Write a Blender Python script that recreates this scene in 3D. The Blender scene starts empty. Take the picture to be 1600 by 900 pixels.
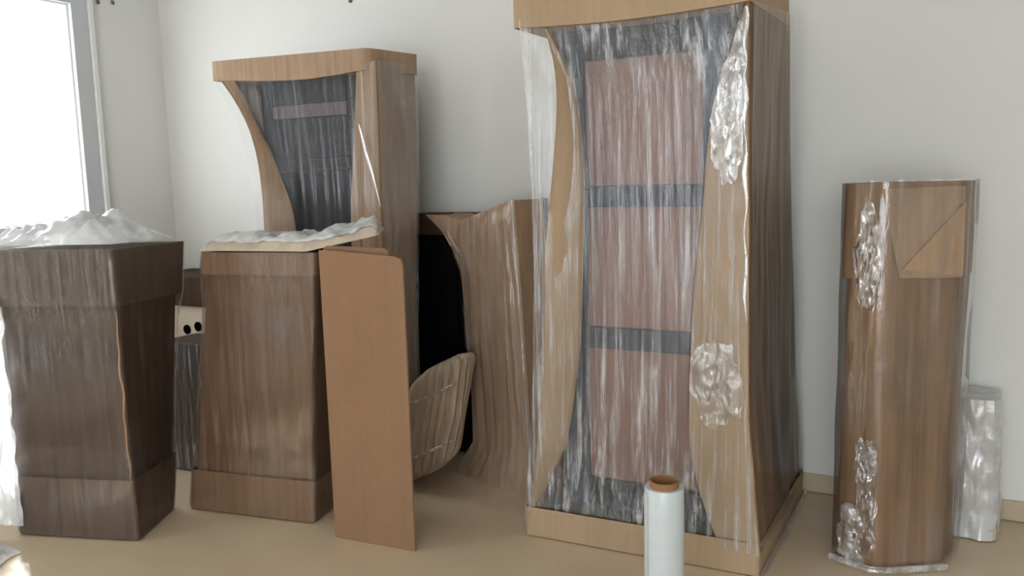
import bpy, bmesh, math, random
from mathutils import Vector, Matrix, noise
random.seed(7)
S = bpy.context.scene
C = S.collection

# ---------------------------------------------------------------- camera
YAW, PITCH, ROLL = math.radians(28), math.radians(7.45), math.radians(1.5)
h = Vector((-math.sin(YAW), math.cos(YAW), 0)); r0 = Vector((math.cos(YAW), math.sin(YAW), 0)); u0 = Vector((0, 0, 1))
fw = h*math.cos(PITCH) - u0*math.sin(PITCH); up = u0*math.cos(PITCH) + h*math.sin(PITCH)
rt = r0*math.cos(ROLL) - up*math.sin(ROLL); uu = up*math.cos(ROLL) + r0*math.sin(ROLL)
cd = bpy.data.cameras.new('camera'); cd.sensor_width = 36; cd.lens = 1300*36/1600; cd.clip_start = .02
cam = bpy.data.objects.new('camera', cd); C.objects.link(cam)
M4 = Matrix((rt, uu, -fw)).transposed().to_4x4(); M4.translation = (0, 0, 1.3); cam.matrix_world = M4
S.camera = cam

# ---------------------------------------------------------------- world, sun, exposure
W = bpy.data.worlds.new('overcast_sky'); S.world = W; W.use_nodes = True
bg = W.node_tree.nodes['Background']; bg.inputs[0].default_value = (.90, .945, 1.0, 1); bg.inputs[1].default_value = 6.0
sd = bpy.data.lights.new('sun', 'SUN'); sd.energy = 26; sd.angle = math.radians(3); sd.color = (.93, .97, 1)
sun = bpy.data.objects.new('sun', sd); C.objects.link(sun)
sun.rotation_euler = Vector((1, -.6, -1.0)).to_track_quat('-Z', 'Y').to_euler()
S.view_settings.view_transform = 'Standard'; S.view_settings.look = 'None'
S.view_settings.exposure = 0.2; S.view_settings.gamma = 1; S.view_settings.use_curve_mapping = False
XL, XR, YB, YR, ZC = -4.093, 2.2, 3.45, -3.6, 2.75
W1 = (1.75, 2.886, 1.13, 2.262)      # left window  y0 y1 z0 z1
W2 = (-.45, .35, .15, 2.262)          # second left window, beside the camera
W3 = (-1.1, 2.15, .03, 2.55)           # unseen opening behind the camera, added for fill light  x0 x1 z0 z1
def portal(loc, direction, sx, sy):
    d = bpy.data.lights.new('daylight_portal', 'AREA'); d.shape = 'RECTANGLE'; d.size = sx; d.size_y = sy; d.cycles.is_portal = True
    o = bpy.data.objects.new('daylight_portal', d); C.objects.link(o); o.location = loc
    o.rotation_euler = Vector(direction).to_track_quat('-Z', 'Y').to_euler()
for w in (W1, W2): portal((XL-.14, (w[0]+w[1])/2, (w[2]+w[3])/2), (1, 0, 0), w[1]-w[0], w[3]-w[2])
portal(((W3[0]+W3[1])/2, YR-.1, (W3[2]+W3[3])/2), (0, 1, 0), W3[1]-W3[0], W3[3]-W3[2])

# ---------------------------------------------------------------- materials
def mat(name):
    m = bpy.data.materials.new(name); m.use_nodes = True
    nt = m.node_tree; nt.nodes.clear()
    return m, nt, nt.nodes.new, nt.links.new
def nz(nt, scale, mapping=(1, 1, 1), detail=4, rough=.5, rot=(0, 0, 0)):
    tc = nt.nodes.new('ShaderNodeTexCoord'); mp = nt.nodes.new('ShaderNodeMapping'); n = nt.nodes.new('ShaderNodeTexNoise')
    mp.inputs['Scale'].default_value = mapping; mp.inputs['Rotation'].default_value = rot
    n.inputs['Scale'].default_value = scale; n.inputs['Detail'].default_value = detail; n.inputs['Roughness'].default_value = rough
    nt.links.new(tc.outputs['Object'], mp.inputs[0]); nt.links.new(mp.outputs[0], n.inputs['Vector'])
    return n.outputs['Fac']
def ramp(nt, src, stops):
    r = nt.nodes.new('ShaderNodeValToRGB'); e = r.color_ramp.elements
    while len(e) < len(stops): e.new(.5)
    for el, (p, c) in zip(e, stops):
        el.position = p; el.color = c if len(c) == 4 else (*c, 1)
    nt.links.new(src, r.inputs[0]); return r.outputs[0]
def mult(nt, a, b, f=1.0, kind='MULTIPLY'):
    m = nt.nodes.new('ShaderNodeMix'); m.data_type = 'RGBA'; m.blend_type = kind; m.inputs[0].default_value = f
    nt.links.new(a, m.inputs[6]); nt.links.new(b, m.inputs[7]); return m.outputs[2]
def bump(nt, src, strength, dist):
    b = nt.nodes.new('ShaderNodeBump'); b.inputs['Strength'].default_value = strength; b.inputs['Distance'].default_value = dist
    nt.links.new(src, b.inputs['Height']); return b.outputs[0]
def srgb(r, g, b): return tuple((c/255/12.92 if c/255 <= .04045 else ((c/255+.055)/1.055)**2.4) for c in (r, g, b))
def plain(name, col, var=.12, scale=6, mapping=(1, 1, 1), rough=.6, spec=.3, bstr=.15, bdist=.004, metal=0):
    m, nt, new, link = mat(name)
    p = new('ShaderNodeBsdfPrincipled'); o = new('ShaderNodeOutputMaterial'); link(p.outputs[0], o.inputs[0])
    n = nz(nt, scale, mapping, 5, .6)
    lo = tuple(c*(1-var) for c in col); hi = tuple(min(1, c*(1+var)) for c in col)
    link(ramp(nt, n, [(.3, lo), (.7, hi)]), p.inputs['Base Color'])
    p.inputs['Roughness'].default_value = rough; p.inputs['Specular IOR Level'].default_value = spec; p.inputs['Metallic'].default_value = metal
    if bstr: link(bump(nt, n, bstr, bdist), p.inputs['Normal'])
    return m
def cardboard(name, col, var=.13, streak=.2, rough=.75):
    m, nt, new, link = mat(name)
    p = new('ShaderNodeBsdfPrincipled'); o = new('ShaderNodeOutputMaterial'); link(p.outputs[0], o.inputs[0])
    a = nz(nt, 3.5, (1, 1, .6), 5, .6)
    b = nz(nt, 1.0, (38, 38, 1.6), 3, .6)
    c = nz(nt, 110, (1, 1, 1), 2, .5)
    lo = tuple(x*(1-var) for x in col); hi = tuple(x*(1+var) for x in col)
    k = ramp(nt, a, [(.3, lo), (.7, hi)])
    k = mult(nt, k, ramp(nt, b, [(.32, (1-streak,)*3), (.62, (1, 1, 1))]))
    k = mult(nt, k, ramp(nt, c, [(.3, (.93,)*3), (.7, (1, 1, 1))]))
    link(k, p.inputs['Base Color']); p.inputs['Roughness'].default_value = rough; p.inputs['Specular IOR Level'].default_value = .25
    link(bump(nt, b, .25, .003), p.inputs['Normal'])
    return m
def film(name, lo=.04, hi=.55, cut=(.45, .75), gloss=.16, grough=.16, mapping=(30, 30, 1.1), tint=(.93, .96, 1), patch=.5):
    m, nt, new, link = mat(name)
    o = new('ShaderNodeOutputMaterial'); tr = new('ShaderNodeBsdfTransparent'); di = new('ShaderNodeBsdfDiffuse'); tl = new('ShaderNodeBsdfTranslucent'); gl = new('ShaderNodeBsdfGlossy')
    tr.inputs[0].default_value = (.97, .975, .98, 1)
    di.inputs[0].default_value = (*tint, 1); tl.inputs[0].default_value = (*tint, 1)
    gl.inputs[0].default_value = (1, 1, 1, 1); gl.inputs['Roughness'].default_value = grough
    s = nz(nt, 1.0, mapping, 5, .65); q = nz(nt, 4.0, (1, 1, .8), 4, .6)
    f1 = ramp(nt, s, [(cut[0], (lo,)*3), (cut[1], (hi,)*3)])
    f2 = ramp(nt, q, [(.42, (1-patch,)*3), (.62, (1,)*3)])
    f = mult(nt, f1, f2)
    mx0 = new('ShaderNodeMixShader'); mx0.inputs[0].default_value = .4; link(di.outputs[0], mx0.inputs[1]); link(tl.outputs[0], mx0.inputs[2])
    mx1 = new('ShaderNodeMixShader'); link(f, mx1.inputs[0]); link(tr.outputs[0], mx1.inputs[1]); link(mx0.outputs[0], mx1.inputs[2])
    lw = new('ShaderNodeLayerWeight'); lw.inputs[0].default_value = .25
    g1 = new('ShaderNodeMath'); g1.operation = 'MULTIPLY_ADD'; link(lw.outputs['Fresnel'], g1.inputs[0]); g1.inputs[1].default_value = .6; g1.inputs[2].default_value = gloss; g1.use_clamp = True
    mx2 = new('ShaderNodeMixShader'); link(g1.outputs[0], mx2.inputs[0]); link(mx1.outputs[0], mx2.inputs[1]); link(gl.outputs[0], mx2.inputs[2])
    nb = bump(nt, s, .5, .012)
    for x in (di, gl): link(nb, x.inputs['Normal'])
    link(mx2.outputs[0], o.inputs[0]); return m
wall_paint = plain('wall_paint', srgb(222, 222, 218), .02, 1.5, rough=.85, spec=.15, bstr=.05)
ceiling_paint = plain('ceiling_paint', srgb(225, 225, 222), .02, 2, rough=.9, spec=.1, bstr=0)
floor_tile = plain('floor_tile', srgb(203, 184, 156), .07, 2.2, rough=.35, spec=.4, bstr=.02)
skirting = plain('skirting_tile', srgb(186, 172, 146), .1, 5, rough=.4)
grey_paint = plain('grey_window_paint', srgb(196, 199, 201), .03, 4, rough=.5)
white_paint = plain('white_window_paint', srgb(228, 229, 227), .03, 4, rough=.5)
card_tan = cardboard('tan_cardboard', srgb(174, 150, 122), .08, .08)
card_flat = cardboard('plain_tan_cardboard', srgb(143, 112, 86), .05, .05)
card_brown = cardboard('brown_cardboard', srgb(113, 84, 59), .16, .28)
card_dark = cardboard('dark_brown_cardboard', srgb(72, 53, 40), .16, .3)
card_mid = cardboard('mid_brown_cardboard', srgb(170, 143, 117), .15, .22)
card_warm = cardboard('warm_brown_cardboard', srgb(150, 119, 90), .2, .3)
slate = plain('slate_grey_lacquer', srgb(56, 62, 75), .25, 3, (14, 14, 1), rough=.35)
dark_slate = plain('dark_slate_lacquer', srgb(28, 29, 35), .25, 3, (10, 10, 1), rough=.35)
rose = plain('rose_brown_board', srgb(136, 105, 93), .16, 2, (16, 16, 1), rough=.5)
black = plain('gap_shade_black', (.006, .004, .004), .3, 3, (10, 10, 1), rough=.7, spec=.1)  # near-black colour standing in for shade in the back gap
cream = plain('cream_board', srgb(214, 202, 186), .05, 6, rough=.5)
black_gap = plain('black_recess', (.004, .004, .004), .1, 5, rough=.9, spec=0, bstr=0)
foam = plain('pale_foam', srgb(188, 174, 156), .14, 9, rough=.7, bstr=.4, bdist=.01)
steel = plain('dull_screw_metal', srgb(110, 108, 104), .1, 30, rough=.4, metal=.6)
crease_tan = plain('tan_crease_line', srgb(150, 118, 84), .06, 8, rough=.25, spec=.6, bstr=.05)
core = cardboard('cardboard_core', srgb(150, 112, 76), .08, .1)
roll_white = plain('rolled_white_film', srgb(198, 206, 208), .03, 3, (1, 1, 14), rough=.28, spec=.5, bstr=.12, bdist=.002)
film_soft = film('stretch_film', .02, .14, (.50, .8), .035)
film_streak = film('streaked_stretch_film', .05, .70, (.49, .66), .04, mapping=(46, 46, 1.5), patch=.55)
film_crisp = film('glossy_stretch_film', .03, .25, (.52, .76), .06, .12, mapping=(12, 12, 2.5), patch=.9)
film_white = film('milky_film', .55, .95, (.35, .6), .1, .2, mapping=(6, 6, 6), tint=(.93, .97, 1), patch=.15)
gm, nt, new, link = mat('window_glass')
o_ = new('ShaderNodeOutputMaterial'); t_ = new('ShaderNodeBsdfTransparent'); g_ = new('ShaderNodeBsdfGlossy'); x_ = new('ShaderNodeMixShader')
g_.inputs['Roughness'].default_value = .03; x_.inputs[0].default_value = .05; link(t_.outputs[0], x_.inputs[1]); link(g_.outputs[0], x_.inputs[2]); link(x_.outputs[0], o_.inputs[0])
glass = gm

# ---------------------------------------------------------------- mesh helpers
def fbm(p, sx, sz, seed=0):
    return noise.noise(Vector((p[0]*sx+seed*7.3, p[1]*sx+seed*3.1, p[2]*sz+seed))) + .5*noise.noise(Vector((p[0]*sx*2.1+seed, p[1]*sx*2.1, p[2]*sz*2.1+9+seed)))
def link_mesh(name, verts, faces, m, parent=None, smooth=True, bevel=0):
    off = parent['_o'] if parent is not None and '_o' in parent else (0, 0, 0)
    me = bpy.data.meshes.new(name)
    me.from_pydata([(v[0]-off[0], v[1]-off[1], v[2]-off[2]) for v in verts], [], faces); me.update()
    bm = bmesh.new(); bm.from_mesh(me); bmesh.ops.remove_doubles(bm, verts=bm.verts, dist=1e-5)
    if bevel: bmesh.ops.bevel(bm, geom=bm.edges[:], offset=bevel, segments=2, affect='EDGES', profile=.5)
    bmesh.ops.recalc_face_normals(bm, faces=bm.faces); bm.to_mesh(me); bm.free()
    if smooth:
        for p in me.polygons: p.use_smooth = True
        try: me.set_sharp_from_angle(angle=math.radians(35))
        except Exception: pass
    me.materials.append(m)
    o = bpy.data.objects.new(name, me); C.objects.link(o)
    if parent is not None:
        o.parent = parent
        if '_o' in parent: o['_o'] = parent['_o']
    return o
def thing(name, label, cat, loc, group=None):
    o = bpy.data.objects.new(name, None); o.empty_display_size = .1; C.objects.link(o); o.location = loc
    o['label'] = label; o['category'] = cat; o['_o'] = tuple(loc)
    if group: o['group'] = group
    return o
def tag(o, label, cat, group=None):
    o['label'] = label; o['category'] = cat
    if group: o['group'] = group
    return o
def struct(o): o['kind'] = 'structure'; return o
def boxes(bs):
    V, Fc = [], []
    for (x0, x1, y0, y1, z0, z1) in bs:
        b = len(V)
        V += [(x0,y0,z0),(x1,y0,z0),(x1,y1,z0),(x0,y1,z0),(x0,y0,z1),(x1,y0,z1),(x1,y1,z1),(x0,y1,z1)]
        Fc += [tuple(b+i for i in f) for f in ((0,3,2,1),(4,5,6,7),(0,1,5,4),(1,2,6,5),(2,3,7,6),(3,0,4,7))]
    return V, Fc
def box(name, b, m, parent=None, bevel=.003):
    V, Fc = boxes([b]); return link_mesh(name, V, Fc, m, parent, False, bevel)
def ring(corners, off=0, r=.015, k=10):
    """rounded outline of a convex corner list (counter-clockwise), pushed outward by off"""
    n = len(corners); P = [Vector(c[:2]) for c in corners]; out = []
    nrm = []
    for i in range(n):
        e = (P[(i+1) % n]-P[i]).normalized(); nrm.append(Vector((e.y, -e.x)))
    Q = []
    for i in range(n):
        a, b = nrm[i-1], nrm[i]; d = (a+b); d = d/max(.3, d.dot(a)); Q.append(P[i]+d*off)
    for i in range(n):
        a, b, c = Q[i-1], Q[i], Q[(i+1) % n]
        e0 = (a-b); e1 = (c-b); rr = min(r, e0.length*.4, e1.length*.4)
        p0 = b+e0.normalized()*rr; p1 = b+e1.normalized()*rr
        for t in (0, .33, .67, 1):
            q = p0*(1-t)**2 + b*2*t*(1-t) + p1*t*t
            nn = (nrm[i-1]*(1-t)+nrm[i]*t).normalized(); out.append((q, nn))
        c2 = Q[(i+1) % n]; e2 = Q[(i+2) % n]-c2
        p2 = c2 + (b-c2).normalized()*min(r, e1.length*.4, e2.length*.4)
        for j in range(1, k):
            out.append((p1.lerp(p2, j/k), nrm[i]))
    return out
def loft(base, top, zs, off=0, r=.015, k=10, amp=0, sx=14, sz=1.2, seed=0, prof=None, close=(True, True), dz=None):
    """stack of outlines between two corner lists; zs are heights, base at z=0 / top at last full height"""
    V, Fc = [], []; n = None; H = top[0][2]
    for i, z in enumerate(zs):
        t = z/H; cs = [(b[0]+(c[0]-b[0])*t, b[1]+(c[1]-b[1])*t) for b, c in zip(base, top)]
        o2 = off + (prof(z) if prof else 0)
        R = ring(cs, o2, r, k); n = len(R)
        for q, nn in R:
            a = amp*fbm((q.x, q.y, z), sx, sz, seed) if amp else 0
            zz = z + (dz(q, z) if dz else 0)
            V.append((q.x+nn.x*a, q.y+nn.y*a, zz))
    for i in range(len(zs)-1):
        for j in range(n):
            Fc.append((i*n+j, i*n+(j+1) % n, (i+1)*n+(j+1) % n, (i+1)*n+j))
    for e, on in ((0, close[0]), (len(zs)-1, close[1])):
        if not on: continue
        idx = [e*n+j for j in range(n)]; cx = sum(V[i][0] for i in idx)/n; cy = sum(V[i][1] for i in idx)/n; cz = sum(V[i][2] for i in idx)/n
        prev = idx
        for s in (.66, .33):
            b = len(V)
            for i in idx: V.append((cx+(V[i][0]-cx)*s, cy+(V[i][1]-cy)*s, cz+(V[i][2]-cz)*s + (.4*amp*fbm(V[i], 8, 1, 5) if amp else 0)))
            cur = list(range(b, b+n))
            for j in range(n): Fc.append((prev[j], prev[(j+1) % n], cur[(j+1) % n], cur[j]))
            prev = cur
        c = len(V); V.append((cx, cy, cz))
        for j in range(n): Fc.append((prev[j], prev[(j+1) % n], c))
    return V, Fc
def fr(a, b, n): return [a+(b-a)*i/(n-1) for i in range(n)]
def grid(fn, nu, nv, thick=0.0, direction=None):
    """sheet fn(u,v); thick gives it a back face pushed along direction (or the local normal)"""
    P = [[Vector(fn(i/(nu-1), j/(nv-1))) for j in range(nv)] for i in range(nu)]
    V = [tuple(p) for row in P for p in row]; Fc = []
    ix = lambda i, j, o=0: o + i*nv + j
    for i in range(nu-1):
        for j in range(nv-1): Fc.append((ix(i, j), ix(i+1, j), ix(i+1, j+1), ix(i, j+1)))
    if thick:
        o = len(V)
        for i in range(nu):
            for j in range(nv):
                if direction: d = Vector(direction)
                else:
                    a = P[min(i+1, nu-1)][j]-P[max(i-1, 0)][j]; b = P[i][min(j+1, nv-1)]-P[i][max(j-1, 0)][0:3] if False else P[i][min(j+1, nv-1)]-P[i][max(j-1, 0)]
                    d = a.cross(b).normalized()
                V.append(tuple(P[i][j]+d*thick))
        Fc += [tuple(reversed([q+o for q in f])) for f in Fc[:]]
        edge = [(i, 0) for i in range(nu)] + [(nu-1, j) for j in range(1, nv)] + [(i, nv-1) for i in range(nu-2, -1, -1)] + [(0, j) for j in range(nv-2, 0, -1)]
        for q in range(len(edge)):
            a, b = edge[q], edge[(q+1) % len(edge)]
            Fc.append((ix(*a), ix(*b), ix(*b, o), ix(*a, o)))
    return V, Fc
def along(pts):
    """smooth lookup t in 0..1 on a list of points (Catmull-Rom)"""
    P = [Vector(p) for p in pts]; n = len(P)-1
    def f(t):
        s = min(max(t, 0), 1)*n; i = min(int(s), n-1); s -= i
        a, b, c, d = P[max(i-1, 0)], P[i], P[i+1], P[min(i+2, n)]
        return .5*((2*b)+(c-a)*s+(2*a-5*b+4*c-d)*s*s+(3*b-a-3*c+d)*s**3)
    return f
def prism(pts, vec, name, m, parent, bevel=0):
    n = len(pts); v = Vector(vec); V = [tuple(p) for p in pts]+[tuple(Vector(p)+v) for p in pts]
    Fc = [tuple(range(n)), tuple(range(2*n-1, n-1, -1))]+[(i, (i+1) % n, n+(i+1) % n, n+i) for i in range(n)]
    return link_mesh(name, V, Fc, m, parent, False, bevel)
def tube(pts, rad, n=8, flat=1.0):
    V, Fc = [], []; P = [Vector(p) for p in pts]
    for i, p in enumerate(P):
        d = (P[min(i+1, len(P)-1)]-P[max(i-1, 0)]).normalized(); a = d.cross(Vector((.3, 1, .2))).normalized(); b = d.cross(a)
        rr = rad(i/(len(P)-1)) if callable(rad) else rad
        for j in range(n):
            t = 2*math.pi*j/n; V.append(tuple(p+a*math.cos(t)*rr+b*math.sin(t)*rr*flat))
    for i in range(len(P)-1):
        for j in range(n): Fc.append((i*n+j, i*n+(j+1) % n, (i+1)*n+(j+1) % n, (i+1)*n+j))
    Fc += [tuple(range(n)), tuple(range(len(V)-n, len(V)))]
    return V, Fc
def lathe(prof, cx, cy, n=40):
    V, Fc = [], []; k = len(prof)
    for i in range(n):
        t = 2*math.pi*i/n
        for (r, z) in prof: V.append((cx+r*math.cos(t), cy+r*math.sin(t), z))
    for i in range(n):
        for j in range(k): Fc.append((i*k+j, ((i+1) % n)*k+j, ((i+1) % n)*k+(j+1) % k, i*k+(j+1) % k))
    return V, Fc

# ---------------------------------------------------------------- the room
T = .2
struct(box('floor', (XL-T, XR+T, YR-T, YB+T, -.1, 0), floor_tile, bevel=0))
struct(box('ceiling', (XL-T, XR+T, YR-T, YB+T, ZC, ZC+.1), ceiling_paint, bevel=0))
struct(box('wall_back', (XL-T, XR+T, YB, YB+T, 0, ZC), wall_paint, bevel=0))
struct(box('wall_right', (XR, XR+T, YR, YB, 0, ZC), wall_paint, bevel=0))
V, Fc = boxes([(XL-T, XL, W1[1], YB, 0, ZC), (XL-T, XL, W2[1], W1[0], 0, ZC), (XL-T, XL, YR, W2[0], 0, ZC),
               (XL-T, XL, W1[0], W1[1], 0, W1[2]), (XL-T, XL, W1[0], W1[1], W1[3], ZC),
               (XL-T, XL, W2[0], W2[1], 0, W2[2]), (XL-T, XL, W2[0], W2[1], W2[3], ZC)])
struct(link_mesh('wall_left', V, Fc, wall_paint, None, False))
V, Fc = boxes([(XL-T, W3[0], YR-T, YR, 0, ZC), (W3[1], XR+T, YR-T, YR, 0, ZC), (W3[0], W3[1], YR-T, YR, W3[3], ZC), (W3[0], W3[1], YR-T, YR, 0, W3[2])])
struct(link_mesh('wall_rear', V, Fc, wall_paint, None, False))
struct(box('baseboard_back', (XL, XR, YB-.012, YB, .004, .078), skirting, bevel=.002))
struct(box('baseboard_left', (XL, XL+.012, YR, YB-.013, .004, .078), skirting, bevel=.002))
def window(n, w, label):
    y0, y1, z0, z1 = w; e = bpy.data.objects.new('window_%d' % n, None); C.objects.link(e); e.location = (XL, (y0+y1)/2, z0); e['_o'] = tuple(e.location); e['kind'] = 'structure'; e['label'] = label
    c = .09
    for nm, b in (('casing', (XL-.02, XL+.022, y1-.002, y1+c, z0-.06, z1+c)), ('casing', (XL-.02, XL+.022, y0-c, y0+.002, z0-.06, z1+c)), ('casing', (XL-.02, XL+.02, y0, y1, z1-.002, z1+c))):
        box(nm, b, grey_paint, e)
    for b in ((XL, XL+.038, y1+c, y1+c+.026, z0-.06, z1+c+.026), (XL, XL+.038, y0-c-.026, y0-c, z0-.06, z1+c+.026), (XL, XL+.038, y0-c, y1+c, z1+c, z1+c+.026)):
        box('bead', b, white_paint, e)
    box('sill', (XL-.15, XL+.05, y0-.05, y1+.05, z0-.035, z0), white_paint, e)
    xo = XL-.045; f = .012; mid = (y0+y1)/2
    for b in ((xo, xo+.04, y0, y0+f, z0, z1), (xo, xo+.04, y1-f, y1, z0, z1), (xo, xo+.04, y0+f, y1-f, z0, z0+f), (xo, xo+.04, y0+f, y1-f, z1-f, z1), (xo, xo+.04, mid-.03, mid+.03, z0+f, z1-f)):
        box('sash', b, white_paint, e)
    for a, b in ((y0+f, mid-.03), (mid+.03, y1-f)): box('pane', (xo+.016, xo+.022, a, b, z0+f, z1-f), glass, e, 0)
window(1, W1, 'bright window with grey casing in the left wall')
window(2, W2, 'window in the left wall beside the camera')
# two screws at the top of the left wall, one on the back wall
def screw(p, ax, label):
    prof = [(0, 0), (.011, .001), (.012, .005), (.008, .010), (.005, .013), (0, .013)]
    V, Fc = lathe(prof, 0, 0, 14)
    o = link_mesh('wall_screw', [((v[2] if ax == 0 else v[0]), (-v[2] if ax == 1 else v[1]), (v[0] if ax == 0 else v[1])) for v in V], Fc, steel)
    o.location = p; tag(o, label, 'screw')
screw((XL, 3.058, 2.298), 0, 'small dull screw high on left wall, nearer the window casing')
screw((XL, 3.148, 2.31), 0, 'small dull screw high on left wall, nearer the room corner')
screw((-2.705, YB, 2.206), 1, 'small dull screw on the back wall above the short wrapped cabinet')

# ---------------------------------------------------------------- tall wrapped cabinet
tc_ = thing('wrapped_cabinet', 'tallest film-wrapped cabinet with three rose panels showing between cardboard flaps', 'cabinet', (-.94, 3.0, 0))
TL_out = [(-1.240,2.606,1.81),(-1.205,2.606,1.68),(-1.197,2.606,1.553),(-1.208,2.606,1.404),(-1.229,2.606,1.231),(-1.251,2.606,1.031),(-1.263,2.606,.804),(-1.279,2.606,.571),(-1.294,2.606,.38),(-1.315,2.606,.245),(-1.336,2.606,.10)]
TL_in = [(-1.231,2.620,1.81),(-1.176,2.646,1.681),(-1.149,2.661,1.575),(-1.133,2.672,1.402),(-1.134,2.678,1.205),(-1.141,2.680,.982),(-1.154,2.678,.730),(-1.177,2.672,.543),(-1.208,2.661,.352),(-1.263,2.646,.216),(-1.315,2.620,.10)]
TR_out = [(-.560,2.61,1.81),(-.560,2.61,1.67),(-.560,2.61,1.55),(-.558,2.61,1.385),(-.556,2.61,1.203),(-.554,2.61,.99),(-.551,2.61,.78),(-.549,2.61,.557),(-.535,2.61,.387),(-.522,2.61,.23),(-.508,2.61,.08)]
TR_in = [(-.575,2.625,1.81),(-.628,2.651,1.674),(-.671,2.666,1.562),(-.703,2.677,1.385),(-.719,2.683,1.202),(-.740,2.685,.992),(-.756,2.683,.778),(-.760,2.677,.560),(-.753,2.666,.387),(-.713,2.651,.230),(-.648,2.625,.088)]
a_, b_, c_, d_ = along(TL_out), along(TL_in), along(TR_in), along(TR_out)
# carcase behind the film: posts, rails, panels
for x0, x1 in ((-1.235, -1.155), (-.735, -.655)): box('post', (x0, x1, 2.735, 3.02, .10, 1.82), slate, tc_)
for z0, z1 in ((1.70, 1.82), (1.195, 1.268), (.690, .765), (.10, .20)): box('rail', (-1.155, -.735, 2.735, 3.0, z0, z1), slate if .5 < z0 < 1.5 else dark_slate, tc_)  # top and bottom rails darker: recess shade put into their colour
for z0, z1 in ((1.268, 1.70), (.765, 1.195), (.20, .690)): box('panel', (-1.155, -.735, 2.757, 2.775, z0, z1), rose, tc_)
box('back_board', (-1.235, -.655, 3.02, 3.035, .10, 1.82), dark_slate, tc_)
# flaps of the cardboard sleeve, pinched in by the film
def flap(o, i, name, m, wob):
    def fn(u, v):
        p = o(v).lerp(i(v), u); p.y += .012*math.sin(math.pi*u)*math.sin(math.pi*v)*-1 + wob*noise.noise(Vector((u*2, v*7, 3)))
        return p
    return grid(fn, 9, 40, .004, (0, 1, 0))
V, Fc = flap(a_, b_, 'flap', card_tan, .004); link_mesh('side_flap', V, Fc, card_tan, tc_)
V, Fc = flap(d_, c_, 'flap', card_tan, .006); link_mesh('side_flap', V, Fc, card_tan, tc_)
# side boards run back to the wall
bk = along([(-.535, 3.14, 1.85), (-.535, 3.20, 1.4), (-.53, 3.27, .95), (-.52, 3.34, .45), (-.51, 3.39, .06)])
def sideR(u, v):
    p = d_(v).lerp(bk(v), u); p.x += -.012*math.sin(math.pi*u)*math.sin(math.pi*v) + .005*noise.noise(Vector((u*4, v*6, 1))); return p
V, Fc = grid(sideR, 14, 30, .004, (-1, 0, 0)); link_mesh('side_board', V, Fc, card_warm, tc_)
bl = along([(-1.30, 3.14, 1.82), (-1.29, 3.25, 1), (-1.32, 3.38, .06)])
V, Fc = grid(lambda u, v: a_(v).lerp(bl(v), u), 8, 24, .004, (1, 0, 0)); link_mesh('side_board', V, Fc, card_mid, tc_)
cb = [(-1.342, 2.578), (-.553, 2.588), (-.535, 3.13), (-1.33, 3.13)]
cb = [(*p, 0) for p in cb]; ct = [(*p[:2], 2) for p in cb]
V, Fc = loft(cb, ct, [1.806, 1.83, 1.87, 1.92, 1.925], 0, .012, 12, .004, 5, 3, 2, dz=lambda q, z: (-.014*math.sin(math.pi*min(1, max(0, (q.x+1.342)/.79))) if z < 1.85 else 0))
link_mesh('cap', V, Fc, card_tan, tc_)
bb = [(-1.346, 2.590, 0), (-.512, 2.612, 0), (-.498, 3.40, 0), (-1.335, 3.40, 0)]; bt = [(*p[:2], 1) for p in bb]
V, Fc = loft(bb, bt, [.004, .03, .08, .112], 0, .012, 12, .003, 5, 3, 4, close=(True, False)); link_mesh('base_tray', V, Fc, card_tan, tc_)
# film: front sheet following flaps and panels, then the side sheet
fl_l = along([(-1.318,2.594,1.83),(-1.300,2.592,1.6),(-1.285,2.592,1.3),(-1.283,2.592,1.0),(-1.292,2.592,.7),(-1.310,2.592,.4),(-1.344,2.588,.05)])
def ffront(u, v):
    A, B, Cc, D = fl_l(v), b_(v), c_(v), d_(v)
    if u < .18: p = A.lerp(B, u/.18)
    elif u < .74: p = B.lerp(Cc, (u-.18)/.56)
    else: p = Cc.lerp(D, (u-.74)/.26)
    p = p.copy(); p.y -= .010; m = 1 if .18 < u < .74 else .55
    p.y += m*(.005*noise.noise(Vector((p.x*34, 0, p.z*1.3))) + .003*noise.noise(Vector((p.x*80, 3, p.z*2)))) - (.006 if m < 1 else 0)
    if m < 1: p.y += .004*noise.noise(Vector((p.x*22, 7, p.z*9)))
    return p
V, Fc = grid(ffront, 150, 60); link_mesh('film_front', V, Fc, film_streak, tc_)
def fside(u, v):
    p = sideR(u, v).copy(); p.x += .010+.005*noise.noise(Vector((p.y*12, 2, p.z*3)))+.004*noise.noise(Vector((p.y*30, 5, p.z*2))); p.y += .03*(u > .99); return p
V, Fc = grid(fside, 40, 60); link_mesh('film_side', V, Fc, film_soft, tc_)
# crumpled film under the cap corner and at the right flap, highlights whitened in
def disc(u, v, seed):
    a = 2*math.pi*u; rr = (.08+.92*v)*(.34+.11*noise.noise(Vector((math.cos(a)*1.6, math.sin(a)*1.6, seed)))+.07*noise.noise(Vector((math.cos(a)*4, math.sin(a)*4, seed))))
    return .5+rr*math.cos(a)*1.35, .5+rr*math.sin(a)*1.35
def crumple(v0, v1, name, seed):
    def fn(u, v):
        u, v = disc(u, v, seed); t = v0+(v1-v0)*v; p = d_(t).lerp(c_(t), min(1, max(0, u))*.98).copy(); p.y -= .022
        p.y += .010*noise.noise(Vector((p.x*26, seed, p.z*20)))+.005*noise.noise(Vector((p.x*60, seed, p.z*44))); return p
    V, Fc = grid(fn, 70, 24); link_mesh(name, V, Fc, film_gather_glint, tc_)
film_gather_glint = film('gathered_glint_film', .06, .78, (.42, .62), .16, .24, mapping=(16, 16, 8), patch=.7)  # gathered film with highlight white put into its colour
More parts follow.
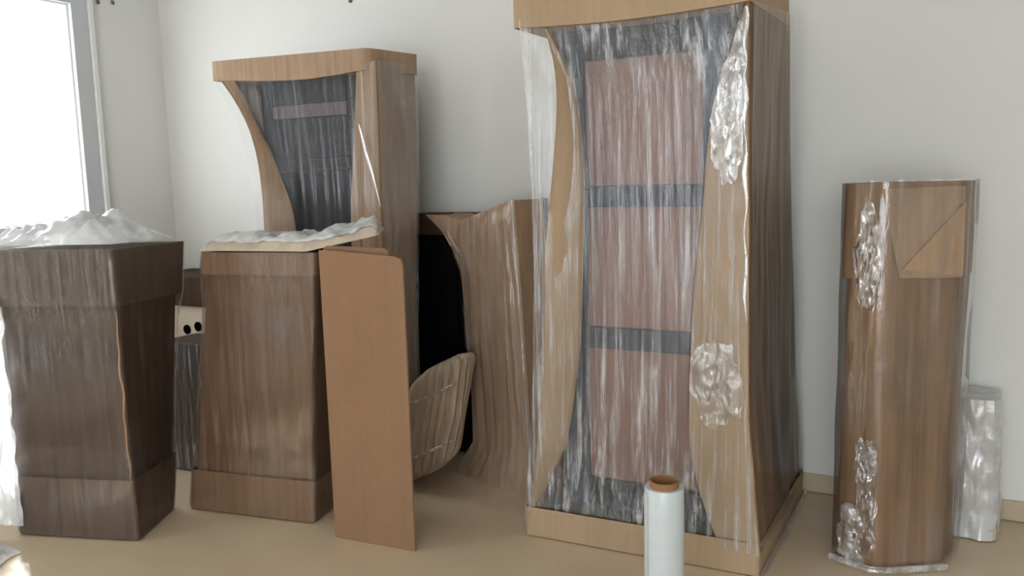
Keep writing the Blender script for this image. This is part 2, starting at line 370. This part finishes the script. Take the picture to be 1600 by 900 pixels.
crumple(.0, .26, 'film_gather_glint', 1.5); crumple(.13, .36, 'film_gather_glint', 8.3); crumple(.59, .75, 'film_gather_glint', 4.2)
V, Fc = tube([d_(.02+.55*i/30)+Vector((.004*math.sin(i*1.3)-.006, -.022, 0)) for i in range(31)], lambda t: .004+.003*math.sin(t*23), 8); link_mesh('film_crease_glint', V, Fc, film_gather_glint, tc_)  # whitish tube painting the highlight line along the front edge
# film gathered as a skirt along the tray foot
sk = along([(-.502, 2.62, .012), (-.488, 2.9, .014), (-.486, 3.15, .012), (-.488, 3.40, .014)])
V, Fc = tube([sk(i/20) for i in range(21)], lambda t: .006+.003*math.sin(t*19), 8); link_mesh('film_hem', V, Fc, film_gather_glint, tc_)

# ---------------------------------------------------------------- shorter-looking wrapped cabinet by the back wall
film_thin = film('thin_film', .01, .07, (.52, .8), .012, mapping=(26, 26, 1.2))
bc = thing('wrapped_cabinet', 'film-wrapped cabinet with dark slate front standing behind the two low parcels', 'cabinet', (-2.6, 3.05, 0))
BL_out = [(-3.030,2.850,1.81),(-2.933,2.850,1.696),(-2.853,2.850,1.562),(-2.811,2.850,1.417),(-2.797,2.850,1.272),(-2.794,2.850,1.126),(-2.802,2.850,.978),(-2.818,2.850,.798),(-2.852,2.850,.492),(-2.924,2.850,.235),(-3.018,2.850,.032)]
BL_in = [(-2.948,2.860,1.80),(-2.887,2.882,1.681),(-2.831,2.894,1.563),(-2.771,2.903,1.445),(-2.727,2.908,1.327),(-2.680,2.910,1.210),(-2.661,2.908,1.093),(-2.646,2.903,.828),(-2.695,2.894,.495),(-2.791,2.882,.241),(-2.952,2.860,.038)]
BR_in = [(-2.231,2.860,1.78),(-2.267,2.870,1.533),(-2.289,2.876,1.372),(-2.309,2.879,1.208),(-2.317,2.880,1.097),(-2.321,2.879,.844),(-2.325,2.876,.528),(-2.285,2.870,.300),(-2.235,2.860,.04)]
BR_out = [(-2.125,2.850,1.80),(-2.125,2.848,1.5),(-2.13,2.846,1.2),(-2.13,2.846,.8),(-2.13,2.848,.4),(-2.13,2.85,.04)]
a2, b2, c2, d2 = along(BL_out), along(BL_in), along(BR_in), along(BR_out)
for x0, x1 in ((-2.86, -2.79), (-2.36, -2.30)): box('post', (x0, x1, 2.95, 3.28, .05, 1.80), dark_slate, bc)
for z0, z1 in ((1.66, 1.80), (1.36, 1.42), (.90, .97), (.05, .15)): box('rail', (-2.79, -2.36, 2.95, 3.2, z0, z1), dark_slate, bc)
box('rail', (-2.79, -2.36, 2.945, 3.2, 1.60, 1.66), plain('dusky_wood', srgb(98, 88, 88), .15, 4, (12, 12, 1), rough=.5), bc)
for z0, z1 in ((1.42, 1.60), (.97, 1.36), (.15, .90)): box('panel', (-2.79, -2.36, 2.965, 2.985, z0, z1), dark_slate, bc)
box('back_board', (-2.86, -2.30, 3.28, 3.295, .05, 1.80), dark_slate, bc)
V, Fc = flap(a2, b2, '', None, .005); link_mesh('side_flap', V, Fc, card_mid, bc)
V, Fc = flap(d2, c2, '', None, .006); link_mesh('side_flap', V, Fc, card_mid, bc)
br = along([(-2.115, 3.12, 1.80), (-2.10, 3.09, 1.4), (-2.10, 3.05, .9), (-2.10, 3.0, .04)])
V, Fc = grid(lambda u, v: d2(v).lerp(br(v), u)+Vector((.008*math.sin(u*3.1)*noise.noise(Vector((u*2, v*6, 8))), 0, 0)), 10, 24, .004, (-1, 0, 0)); link_mesh('side_board', V, Fc, card_mid, bc)
bl2 = along([(-3.03, 3.14, 1.80), (-2.86, 3.16, 1.1), (-3.02, 3.14, .04)])
V, Fc = grid(lambda u, v: a2(v).lerp(bl2(v), u), 8, 24, .004, (1, 0, 0)); link_mesh('side_board', V, Fc, card_mid, bc)
cb = [(-3.050, 2.835, 0), (-2.160, 2.845, 0), (-2.09, 3.12, 0), (-3.04, 3.14, 0)]; ct = [(*p[:2], 2) for p in cb]
V, Fc = loft(cb, ct, [1.785, 1.81, 1.84, 1.866, 1.872], 0, .02, 14, .004, 5, 3, 6, dz=lambda q, z: (-.022*math.sin(math.pi*min(1, max(0, (q.x+3.05)/.86))**1.3) if z < 1.82 else 0) - .02*(q.x+3.05)/.89)
link_mesh('cap', V, Fc, card_mid, bc)
cb = [(-3.04, 2.83, 0), (-2.11, 2.83, 0), (-2.09, 3.15, 0), (-3.04, 3.15, 0)]; ct = [(*p[:2], 1) for p in cb]
V, Fc = loft(cb, ct, [.004, .05, .11], 0, .015, 8, .003, 5, 3, 7, close=(True, False)); link_mesh('base_tray', V, Fc, card_mid, bc)
fl2 = along([(-3.035,2.838,1.80),(-2.955,2.838,1.68),(-2.885,2.838,1.55),(-2.845,2.838,1.4),(-2.825,2.838,1.2),(-2.828,2.838,.95),(-2.87,2.838,.5),(-3.03,2.838,.05)])
def f2(u, v):
    A, B, Cc, D = fl2(v), b2(v), c2(v), d2(v)
    if u < .15: p = A.lerp(B, u/.15)
    elif u < .75: p = B.lerp(Cc, (u-.15)/.6)
    else: p = Cc.lerp(D, (u-.75)/.25)
    p = p.copy(); p.y -= .012; p.y += .006*noise.noise(Vector((p.x*26, 0, p.z*1.3)))+.003*noise.noise(Vector((p.x*70, 3, p.z*2))); return p
V, Fc = grid(f2, 110, 50); link_mesh('film_front', V, Fc, film_thin, bc)
V, Fc = grid(lambda u, v: d2(v).lerp(br(v), u)+Vector((.012+.006*noise.noise(Vector((u*9, v*14, 8))), 0, 0)), 24, 50); link_mesh('film_side', V, Fc, film('hazy_film', .16, .42, (.42, .7), .05, mapping=(18, 18, 2)), bc)
st = along([(-2.215, 2.838, 1.545), (-2.185, 2.832, 1.44), (-2.150, 2.830, 1.33), (-2.118, 2.832, 1.20)])
V, Fc = tube([st(i/14) for i in range(15)], lambda t: .003+.006*math.sin(math.pi*t), 8, .35); link_mesh('film_crease_glint', V, Fc, film_gather_glint, bc)  # whitish strand painting the highlight on the film fold

# ---------------------------------------------------------------- film-wrapped parcels with cap and tray
def parcel(name, label, base, top, loc, m, trayz, capz, fm, seed, capm=None, amp=.006, cap_dz=None):
    t = thing(name, label, 'parcel', loc); H = top[0][2]
    V, Fc = loft(base, top, [.004]+fr(.02, H-.01, 26), .006, .012, 16, amp, 10, 1.0, seed); link_mesh('body', V, Fc, m, t)
    V, Fc = loft(base, top, [.006, .02]+fr(.05, trayz, 6), .021, .014, 16, .003, 9, 4, seed+1, close=(True, False)); link_mesh('base_tray', V, Fc, capm or m, t)
    V, Fc = loft(base, top, fr(capz, H-.006, 6)+[H], .021, .016, 16, .004, 9, 4, seed+2, close=(False, True), dz=cap_dz); link_mesh('cap', V, Fc, capm or m, t)
    V, Fc = loft(base, top, fr(.01, H+.003, 70), .026, .02, 34, .004, 26, 3.0, seed+3, close=(False, False), prof=lambda z: -.010*max(0, min(1, (z-trayz)/.12, (capz-z)/.12)))
    link_mesh('film_wrap', V, Fc, fm, t)
    return t
# left parcel
lb = [(-3.100, 1.81, 0), (-2.660, 1.952, 0), (-2.782, 2.20, 0), (-3.225, 2.08, 0)]
lt = [(-3.100, 1.81, 1.09), (-2.662, 1.952, 1.09), (-2.715, 2.285, 1.09), (-3.215, 2.08, 1.09)]
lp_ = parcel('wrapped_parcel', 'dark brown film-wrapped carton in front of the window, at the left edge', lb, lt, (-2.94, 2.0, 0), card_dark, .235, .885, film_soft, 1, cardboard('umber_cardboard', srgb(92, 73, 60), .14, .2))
V, Fc = tube([Vector((-2.625+.004*math.sin(i), 1.925+.003*math.sin(i*1.7), .25+.62*i/16)) for i in range(17)], lambda t: .002+.002*math.sin(math.pi*t), 8); link_mesh('edge_crease', V, Fc, crease_tan, lp_)  # tan line added for the crease along the corner edge
# loose film hanging at its left side
def lf(u, v):
    p = Vector((-3.17+.11*u, 1.755+.034*u, .05+.86*v)); w = .018*noise.noise(Vector((u*3, v*6, 2)))+.012*noise.noise(Vector((u*8, v*14, 5)))
    p.x -= .05*(1-u)*math.sin(v*3.1); p.y += w-.012; return p
V, Fc = grid(lf, 16, 60); link_mesh('loose_film', V, Fc, film_white, lp_)
# middle parcel (narrower at the top)
mb = [(-2.695, 2.268, 0), (-2.160, 2.355, 0), (-2.21, 2.60, 0), (-2.75, 2.51, 0)]
mt_ = [(-2.555, 2.30, 1.05), (-2.092, 2.372, 1.05), (-2.15, 2.61, 1.05), (-2.60, 2.53, 1.05)]
mp_ = parcel('wrapped_parcel', 'brown film-wrapped carton narrowing upward, between the dark carton and plain cardboard sheet', mb, mt_, (-2.45, 2.43, 0), card_brown, .17, .965, film_soft, 11, cardboard('russet_cardboard', srgb(132, 102, 76), .14, .2))

# right parcel: faceted, folded paper top
rb = [(-.312, 2.872, 0), (-.185, 2.818, 0), (.005, 2.94, 0), (.050, 3.14, 0), (-.26, 3.17, 0)]
rtp = [(-.306, 2.872, 1.255), (-.195, 2.820, 1.255), (.022, 2.945, 1.255), (.060, 3.14, 1.255), (-.26, 3.17, 1.255)]
rp = thing('wrapped_parcel', 'upright brown parcel with folded top and glossy creases, at the right beside bare wall', 'parcel', (-.12, 3.0, 0))
V, Fc = loft(rb, rtp, [.004]+fr(.03, 1.25, 30), 0, .035, 10, .010, 9, 1.2, 21); link_mesh('body', V, Fc, card_warm, rp)
V, Fc = loft(rb, rtp, fr(.955, 1.247, 8)+[1.257], .008, .03, 10, .006, 9, 3, 22, close=(False, True)); link_mesh('cap', V, Fc, card_warm, rp)
def onface(a, b, s, z, o):
    p = Vector(a[:2]).lerp(Vector(b[:2]), s); e = (Vector(b[:2])-Vector(a[:2])).normalized(); n = Vector((e.y, -e.x)); p = p+n*o; return Vector((p.x, p.y, z))
A_, B_ = rtp[1], rtp[2]
fold = [onface(A_, B_, -.02, 1.238, .012), onface(A_, B_, .22, .965, .016), onface(A_, B_, 1.0, .962, .014), onface(A_, B_, 1.0, 1.242, .012)]
prism(fold, (.002, .008, 0), 'folded_flap', card_mid, rp, .002)
fold2 = [onface(A_, B_, .25, .99, .020), onface(A_, B_, 1.0, .966, .018), onface(A_, B_, 1.0, 1.19, .018)]
prism(fold2, (.002, .006, 0), 'folded_flap', card_mid, rp, .002)
V, Fc = loft(rb, rtp, fr(.01, 1.262, 90), .016, .035, 26, .005, 20, 3.0, 23, close=(False, False)); link_mesh('film_wrap', V, Fc, film_crisp, rp)
def rg(z0, z1, x0, seed):
    def fn(u, v):
        u, v = disc(u, v, seed); z = z0+(z1-z0)*v; p = onface(rb[0], rb[1], x0+u*(1.15-x0), z, .030 - .02*max(0, x0+u*(1.15-x0)-1))
        w = .014*noise.noise(Vector((u*4, v*6, seed)))+.007*noise.noise(Vector((u*11, v*15, seed))); p.y += w; return p
    V, Fc = grid(fn, 60, 20); link_mesh('film_gather_glint', V, Fc, film_gather_glint, rp)
rg(.86, 1.20, .40, 2.2); rg(.0, .22, .05, 5.1); rg(.30, .46, .5, 7.7); rg(.12, .42, .55, 3.3)  # crumpled film patches, whitened to paint highlights on the left face
V, Fc = tube([(-.335+.0*i, 2.874-.0045*i, .012) if i < 0 else tuple(onface(rb[0], rb[1], i/12, .014, .034)) for i in range(13)]+[tuple(onface(rb[1], rb[2], i/12, .014, .034)) for i in range(1, 13)], .011, 8); link_mesh('film_hem', V, Fc, film_gather_glint, rp)

# pale bundle beyond the right parcel
pb = [(.02, 3.215, 0), (.17, 3.205, 0), (.18, 3.40, 0), (.02, 3.41, 0)]; pt = [(.02, 3.225, .50), (.16, 3.215, .50), (.17, 3.39, .50), (.025, 3.40, .50)]
sb = thing('film_bundle', 'short pale film-wrapped bundle tucked behind the rightmost upright parcel', 'bundle', (.1, 3.3, 0))
V, Fc = loft(pb, pt, [.004]+fr(.02, .50, 18), 0, .04, 8, .012, 10, 6, 31); link_mesh('padding', V, Fc, foam, sb)
V, Fc = loft(pb, pt, fr(.006, .505, 30), .010, .045, 16, .012, 22, 8, 32, close=(False, True)); link_mesh('film_wrap', V, Fc, film_white, sb)

# ---------------------------------------------------------------- leaning parcel with curved edge
lp = [(-2.056,3.089,1.150),(-1.968,3.062,1.092),(-1.892,3.039,1.001),(-1.850,3.027,.898),(-1.838,3.023,.74),(-1.830,3.021,.579),(-1.812,3.015,.370),(-1.813,3.016,.169),(-1.934,3.052,.003),(-1.471,2.913,.003),(-1.487,2.918,.30),(-1.503,2.923,.609),(-1.522,2.928,.92),(-1.541,2.934,1.219),(-1.694,2.980,1.172),(-1.854,3.028,1.128),(-1.95,3.057,1.150)]
lk = thing('wrapped_parcel', 'flat upright brown parcel with scooped left edge, leaning beside the tallest cabinet', 'parcel', (-1.65, 3.05, 0))
nb = Vector((.287, .958, 0))
prism(lp, nb*.165, 'body', card_mid, lk, .004)
# dark return on its right side: board edge
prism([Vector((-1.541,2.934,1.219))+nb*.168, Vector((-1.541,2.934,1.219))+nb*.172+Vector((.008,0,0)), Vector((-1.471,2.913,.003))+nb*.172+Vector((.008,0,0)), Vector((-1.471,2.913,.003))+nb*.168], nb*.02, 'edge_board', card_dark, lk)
def lfilm(u, v):
    le = along([lp[8], lp[7], lp[6], lp[5], lp[4], lp[3], lp[2], lp[15]])(v); re = along([lp[9], lp[10], lp[11], lp[12], lp[13]])(v)
    p = le.lerp(re, u).copy(); p -= nb*(.010+.005*noise.noise(Vector((u*16, v*3, 3)))+.004*noise.noise(Vector((u*7, v*16, 5)))); p.z = max(.006, p.z); return p
V, Fc = grid(lfilm, 60, 60); link_mesh('film_wrap', V, Fc, film_crisp, lk)
V, Fc = tube([Vector(lp[i])-nb*.012 for i in (9, 10, 11, 12, 13)], .004, 8); link_mesh('film_crease_glint', V, Fc, film_gather_glint, lk)
def fcol(u, v):
    c = along([lp[0], lp[1], lp[2], lp[3], lp[4], lp[5]])(v).copy(); c += Vector((.05*u, -.015*u, .0)) - nb*(.012+.006*noise.noise(Vector((u*3, v*14, 1)))); return c
V, Fc = grid(fcol, 12, 40); link_mesh('film_collar', V, Fc, film_crisp, lk)

# near-black block added to paint the shaded gap behind
bk_ = thing('gap_shade_block', 'near-black block under a brown cardboard lid, added as shade in the back gap', 'cabinet', (-2.1, 3.35, 0))
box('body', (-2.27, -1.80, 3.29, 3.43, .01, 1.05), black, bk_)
for x0, x1 in ((-2.262, -2.038), (-2.032, -1.81)): box('shade_panel', (x0, x1, 3.278, 3.289, .05, 1.03), black, bk_)
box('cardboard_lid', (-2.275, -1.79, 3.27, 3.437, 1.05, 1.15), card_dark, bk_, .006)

# ribbed padded bundle leaning on it
bd = thing('padded_bundle', 'pale ribbed padded bundle propped against the scooped parcel', 'bundle', (-1.96, 2.78, 0))
A, B = Vector((-1.936, 2.83, .080)), Vector((-1.868, 2.88, .535)); wd = Vector((-.86, .05, -.44)).normalized(); th = Vector((.25, -.95, .12)).normalized()
def bundle(rw, rt_, ribs, ext, seed):
    V, Fc = [], []; n = 144; kk = 26
    for i in range(kk):
        t = i/(kk-1); s = (1-abs(2*t-1)**14)**.5 if 0 < t < 1 else .5
        for j in range(n):
            a = 2*math.pi*j/n; ca, sa = math.cos(a), math.sin(a)
            k = (abs(ca)**5+abs(sa)**5)**(-1/5); rib = 1+ribs*math.cos(a*22+.6*math.sin(t*7))
            p = A.lerp(B, -ext+t*(1+2*ext)) + wd*ca*rw*k*s*rib + th*sa*rt_*k*s*rib
            p += Vector((1, .4, .2))*.010*noise.noise(p*7+Vector((seed, 0, 0))); p.z = max(p.z, .004); V.append(tuple(p))
    for i in range(kk-1):
        for j in range(n): Fc.append((i*n+j, i*n+(j+1) % n, (i+1)*n+(j+1) % n, (i+1)*n+j))
    Fc += [tuple(range(n)), tuple(range(len(V)-n, len(V)))]
    return V, Fc
V, Fc = bundle(.165, .085, .085, .03, 1); link_mesh('padding', V, Fc, plain('kraft_padding', srgb(158, 138, 116), .18, 9, (3, 3, 1), rough=.55, bstr=.3, bdist=.008), bd)
for t in (.2, .75):
    c = A.lerp(B, t); pts = []
    for j in range(41):
        a = 2*math.pi*j/40; ca, sa = math.cos(a), math.sin(a); k = (abs(ca)**5+abs(sa)**5)**(-1/5); q = c+wd*ca*.169*k+th*sa*.089*k; q.z = max(q.z, .01); pts.append(q)
    V, Fc = tube(pts, .006, 6); link_mesh('film_band', V, Fc, film_gather_glint, bd)

# ---------------------------------------------------------------- folded plain cardboard sheet
fs = thing('cardboard_sheet', 'plain tan cardboard sheet folded double, standing upright in front', 'cardboard', (-1.81, 2.31, 0))
e = Vector((.335, .024, 0))
def fpt(s, z, y=0): p = Vector((-1.978, 2.279, 0))+e*s; return Vector((p.x, p.y+y, z))
def leaf(s0, s1, ztl, ztr, r, y, yb, name, lean):
    pts = [fpt(s0, .002, yb), fpt(s1, .002, yb), fpt(s1, ztr-r, y), fpt(s1-.03*r/.05, ztr-r*.35, y), fpt(s1-r*3.0, ztr, y), fpt(s0+.04, ztl, y), fpt(s0, ztl-.01, y)]
    prism(pts, (0, .006, 0), name, card_flat, fs, .0015)
leaf(0, 1, 1.068, 1.048, .03, 0, 0, 'front_leaf', 0)
leaf(-.02, .78, 1.080, 1.074, .02, .028, .09, 'back_leaf', 0)
V, Fc = tube([fpt(-.004, .004, .012), fpt(-.004, .5, .010), fpt(-.004, 1.068, .008)], .009, 10); link_mesh('folded_edge', V, Fc, card_flat, fs)

# foam pad lying on the middle parcel
fp = thing('foam_sheet', 'pale crumpled foam sheet folded over the top of the narrowing brown carton', 'foam sheet', (-2.3, 2.43, 1.055))
def padtop(o):
    def fn(u, v):
        x = -2.565+.785*u-.22*v*u; y0 = 2.262+.09*u+.03*max(0, u-.6); y = y0+.33*v
        s = math.sin(math.pi*min(1, max(0, v)))**.35 if 0 < v < 1 else 0
        s2 = min(1, u/.04)**.5 * min(1, (1-u)/.04)**.5
        lift = .060*max(0, (u-.62)/.38)
        z = 1.058 + lift + o*s*s2*(.052+.020*noise.noise(Vector((u*9, v*3, 2)))+.010*noise.noise(Vector((u*22, v*9, 4))))
        return Vector((x, y, z))
    return fn
top_ = padtop(1)
V1, F1 = grid(top_, 60, 18); V2, F2 = grid(padtop(-.02), 60, 18)
link_mesh('padding', V1+V2, F1+[tuple(len(V1)+q for q in f) for f in F2], foam, fp)
V, Fc = grid(lambda u, v: top_(.01+u*.98, .04+v*.92)+Vector((0, -.004, .008+.006*noise.noise(Vector((u*20, v*12, 9))))), 70, 24); link_mesh('film_cover', V, Fc, film_white, fp)

# crumpled clear plastic on the left parcel
P0, P1, P2, P3 = [Vector((p[0], p[1], 0)) for p in (lt[0], lt[1], lt[2], lt[3])]
def heap(u, v):
    uu_ = -.12+1.12*u; p = P0.lerp(P1, uu_).lerp(P3.lerp(P2, uu_), .02+.96*v)
    e_ = (min(1, u/.1, (1-u)/.22)*min(1, v/.18, (1-v)/.18)); e_ = max(0, e_)**.6
    z = 1.106+e_*(.05+.055*math.exp(-((u-.68)/.2)**2)+.030*noise.noise(Vector((u*7, v*5, 1)))+.022*noise.noise(Vector((u*17, v*12, 3))))
    p.z = max(z, 1.104); return p
hp = link_mesh('plastic_sheet', *grid(heap, 70, 36), film_white); tag(hp, 'crumpled milky plastic sheet heaped on the dark carton below the window', 'plastic sheet')

# loose film on the floor at the left edge
def floorfilm(u, v):
    p = Vector((-3.50+.62*u, 1.45+.34*v - .10*u, 0)); p.x += .06*math.sin(v*5)
    p.z = .006+max(0, .035*(noise.noise(Vector((u*6, v*5, 6)))+.4)+.02*noise.noise(Vector((u*15, v*13, 2))))*min(1, u*8, (1-u)*8, v*8, (1-v)*8); return p
ff = link_mesh('loose_film', *grid(floorfilm, 50, 36), film_white); tag(ff, 'loose white film lying on the sunlit floor at the left corner', 'film')

# ---------------------------------------------------------------- low unit and small parcel seen through the gap
lu = thing('low_cabinet', 'low cream cabinet with two black holes under a brown lid, in the corner gap', 'cabinet', (-3.62, 3.27, 0))
box('body', (-3.93, -3.33, 3.115, 3.42, .01, .665), cream, lu, .004)
box('cardboard_lid', (-3.95, -3.31, 3.095, 3.43, .667, .83), card_dark, lu, .006)
for x, z in ((-3.664, .535), (-3.578, .556)):
    V, Fc = lathe([(0, 0), (.026, 0), (.026, .006), (0, .006)], 0, 0, 20); q = link_mesh('hole', [(v[0]+x, 3.1152-v[2], v[1]+z) for v in V], Fc, black_gap, lu)
gb = [(-3.22, 2.58, 0), (-2.93, 2.60, 0), (-2.93, 2.78, 0), (-3.22, 2.78, 0)]; gt = [(-3.20, 2.58, .60), (-2.94, 2.60, .60), (-2.94, 2.77, .60), (-3.20, 2.77, .60)]
sp = parcel('small_parcel', 'small greyish film-wrapped carton half hidden in the gap behind the dark carton', gb, gt, (-3.07, 2.68, 0), card_dark, .12, .50, film_streak, 41)

# ---------------------------------------------------------------- roll of stretch film
rx, ry = -.650, 2.052
ro = thing('film_roll', 'upright roll of white stretch film with brown cardboard core, in the foreground', 'film roll', (rx, ry, 0))
V, Fc = lathe([(.0385, .012), (.050, .012), (.0525, .016), (.053, .12), (.0522, .25), (.0528, .38), (.052, .478), (.0505, .483), (.0385, .483)], rx, ry, 48); link_mesh('film', V, Fc, roll_white, ro)
V, Fc = lathe([(.034, .001), (.0385, .001), (.0385, .5), (.034, .5)], rx, ry, 48); link_mesh('core', V, Fc, core, ro)
tl = [(rx+.0535*math.cos(t), ry+.0535*math.sin(t)) for t in fr(-2.6, -2.2, 5)]
V, Fc = grid(lambda u, v: Vector((*tl[min(4, int(u*4+.5))], .02+.45*v)), 5, 10, .001, (-.5, -.8, 0)); link_mesh('film_tail', V, Fc, roll_white, ro)
for o in bpy.data.objects:
    if '_o' in o: del o['_o']
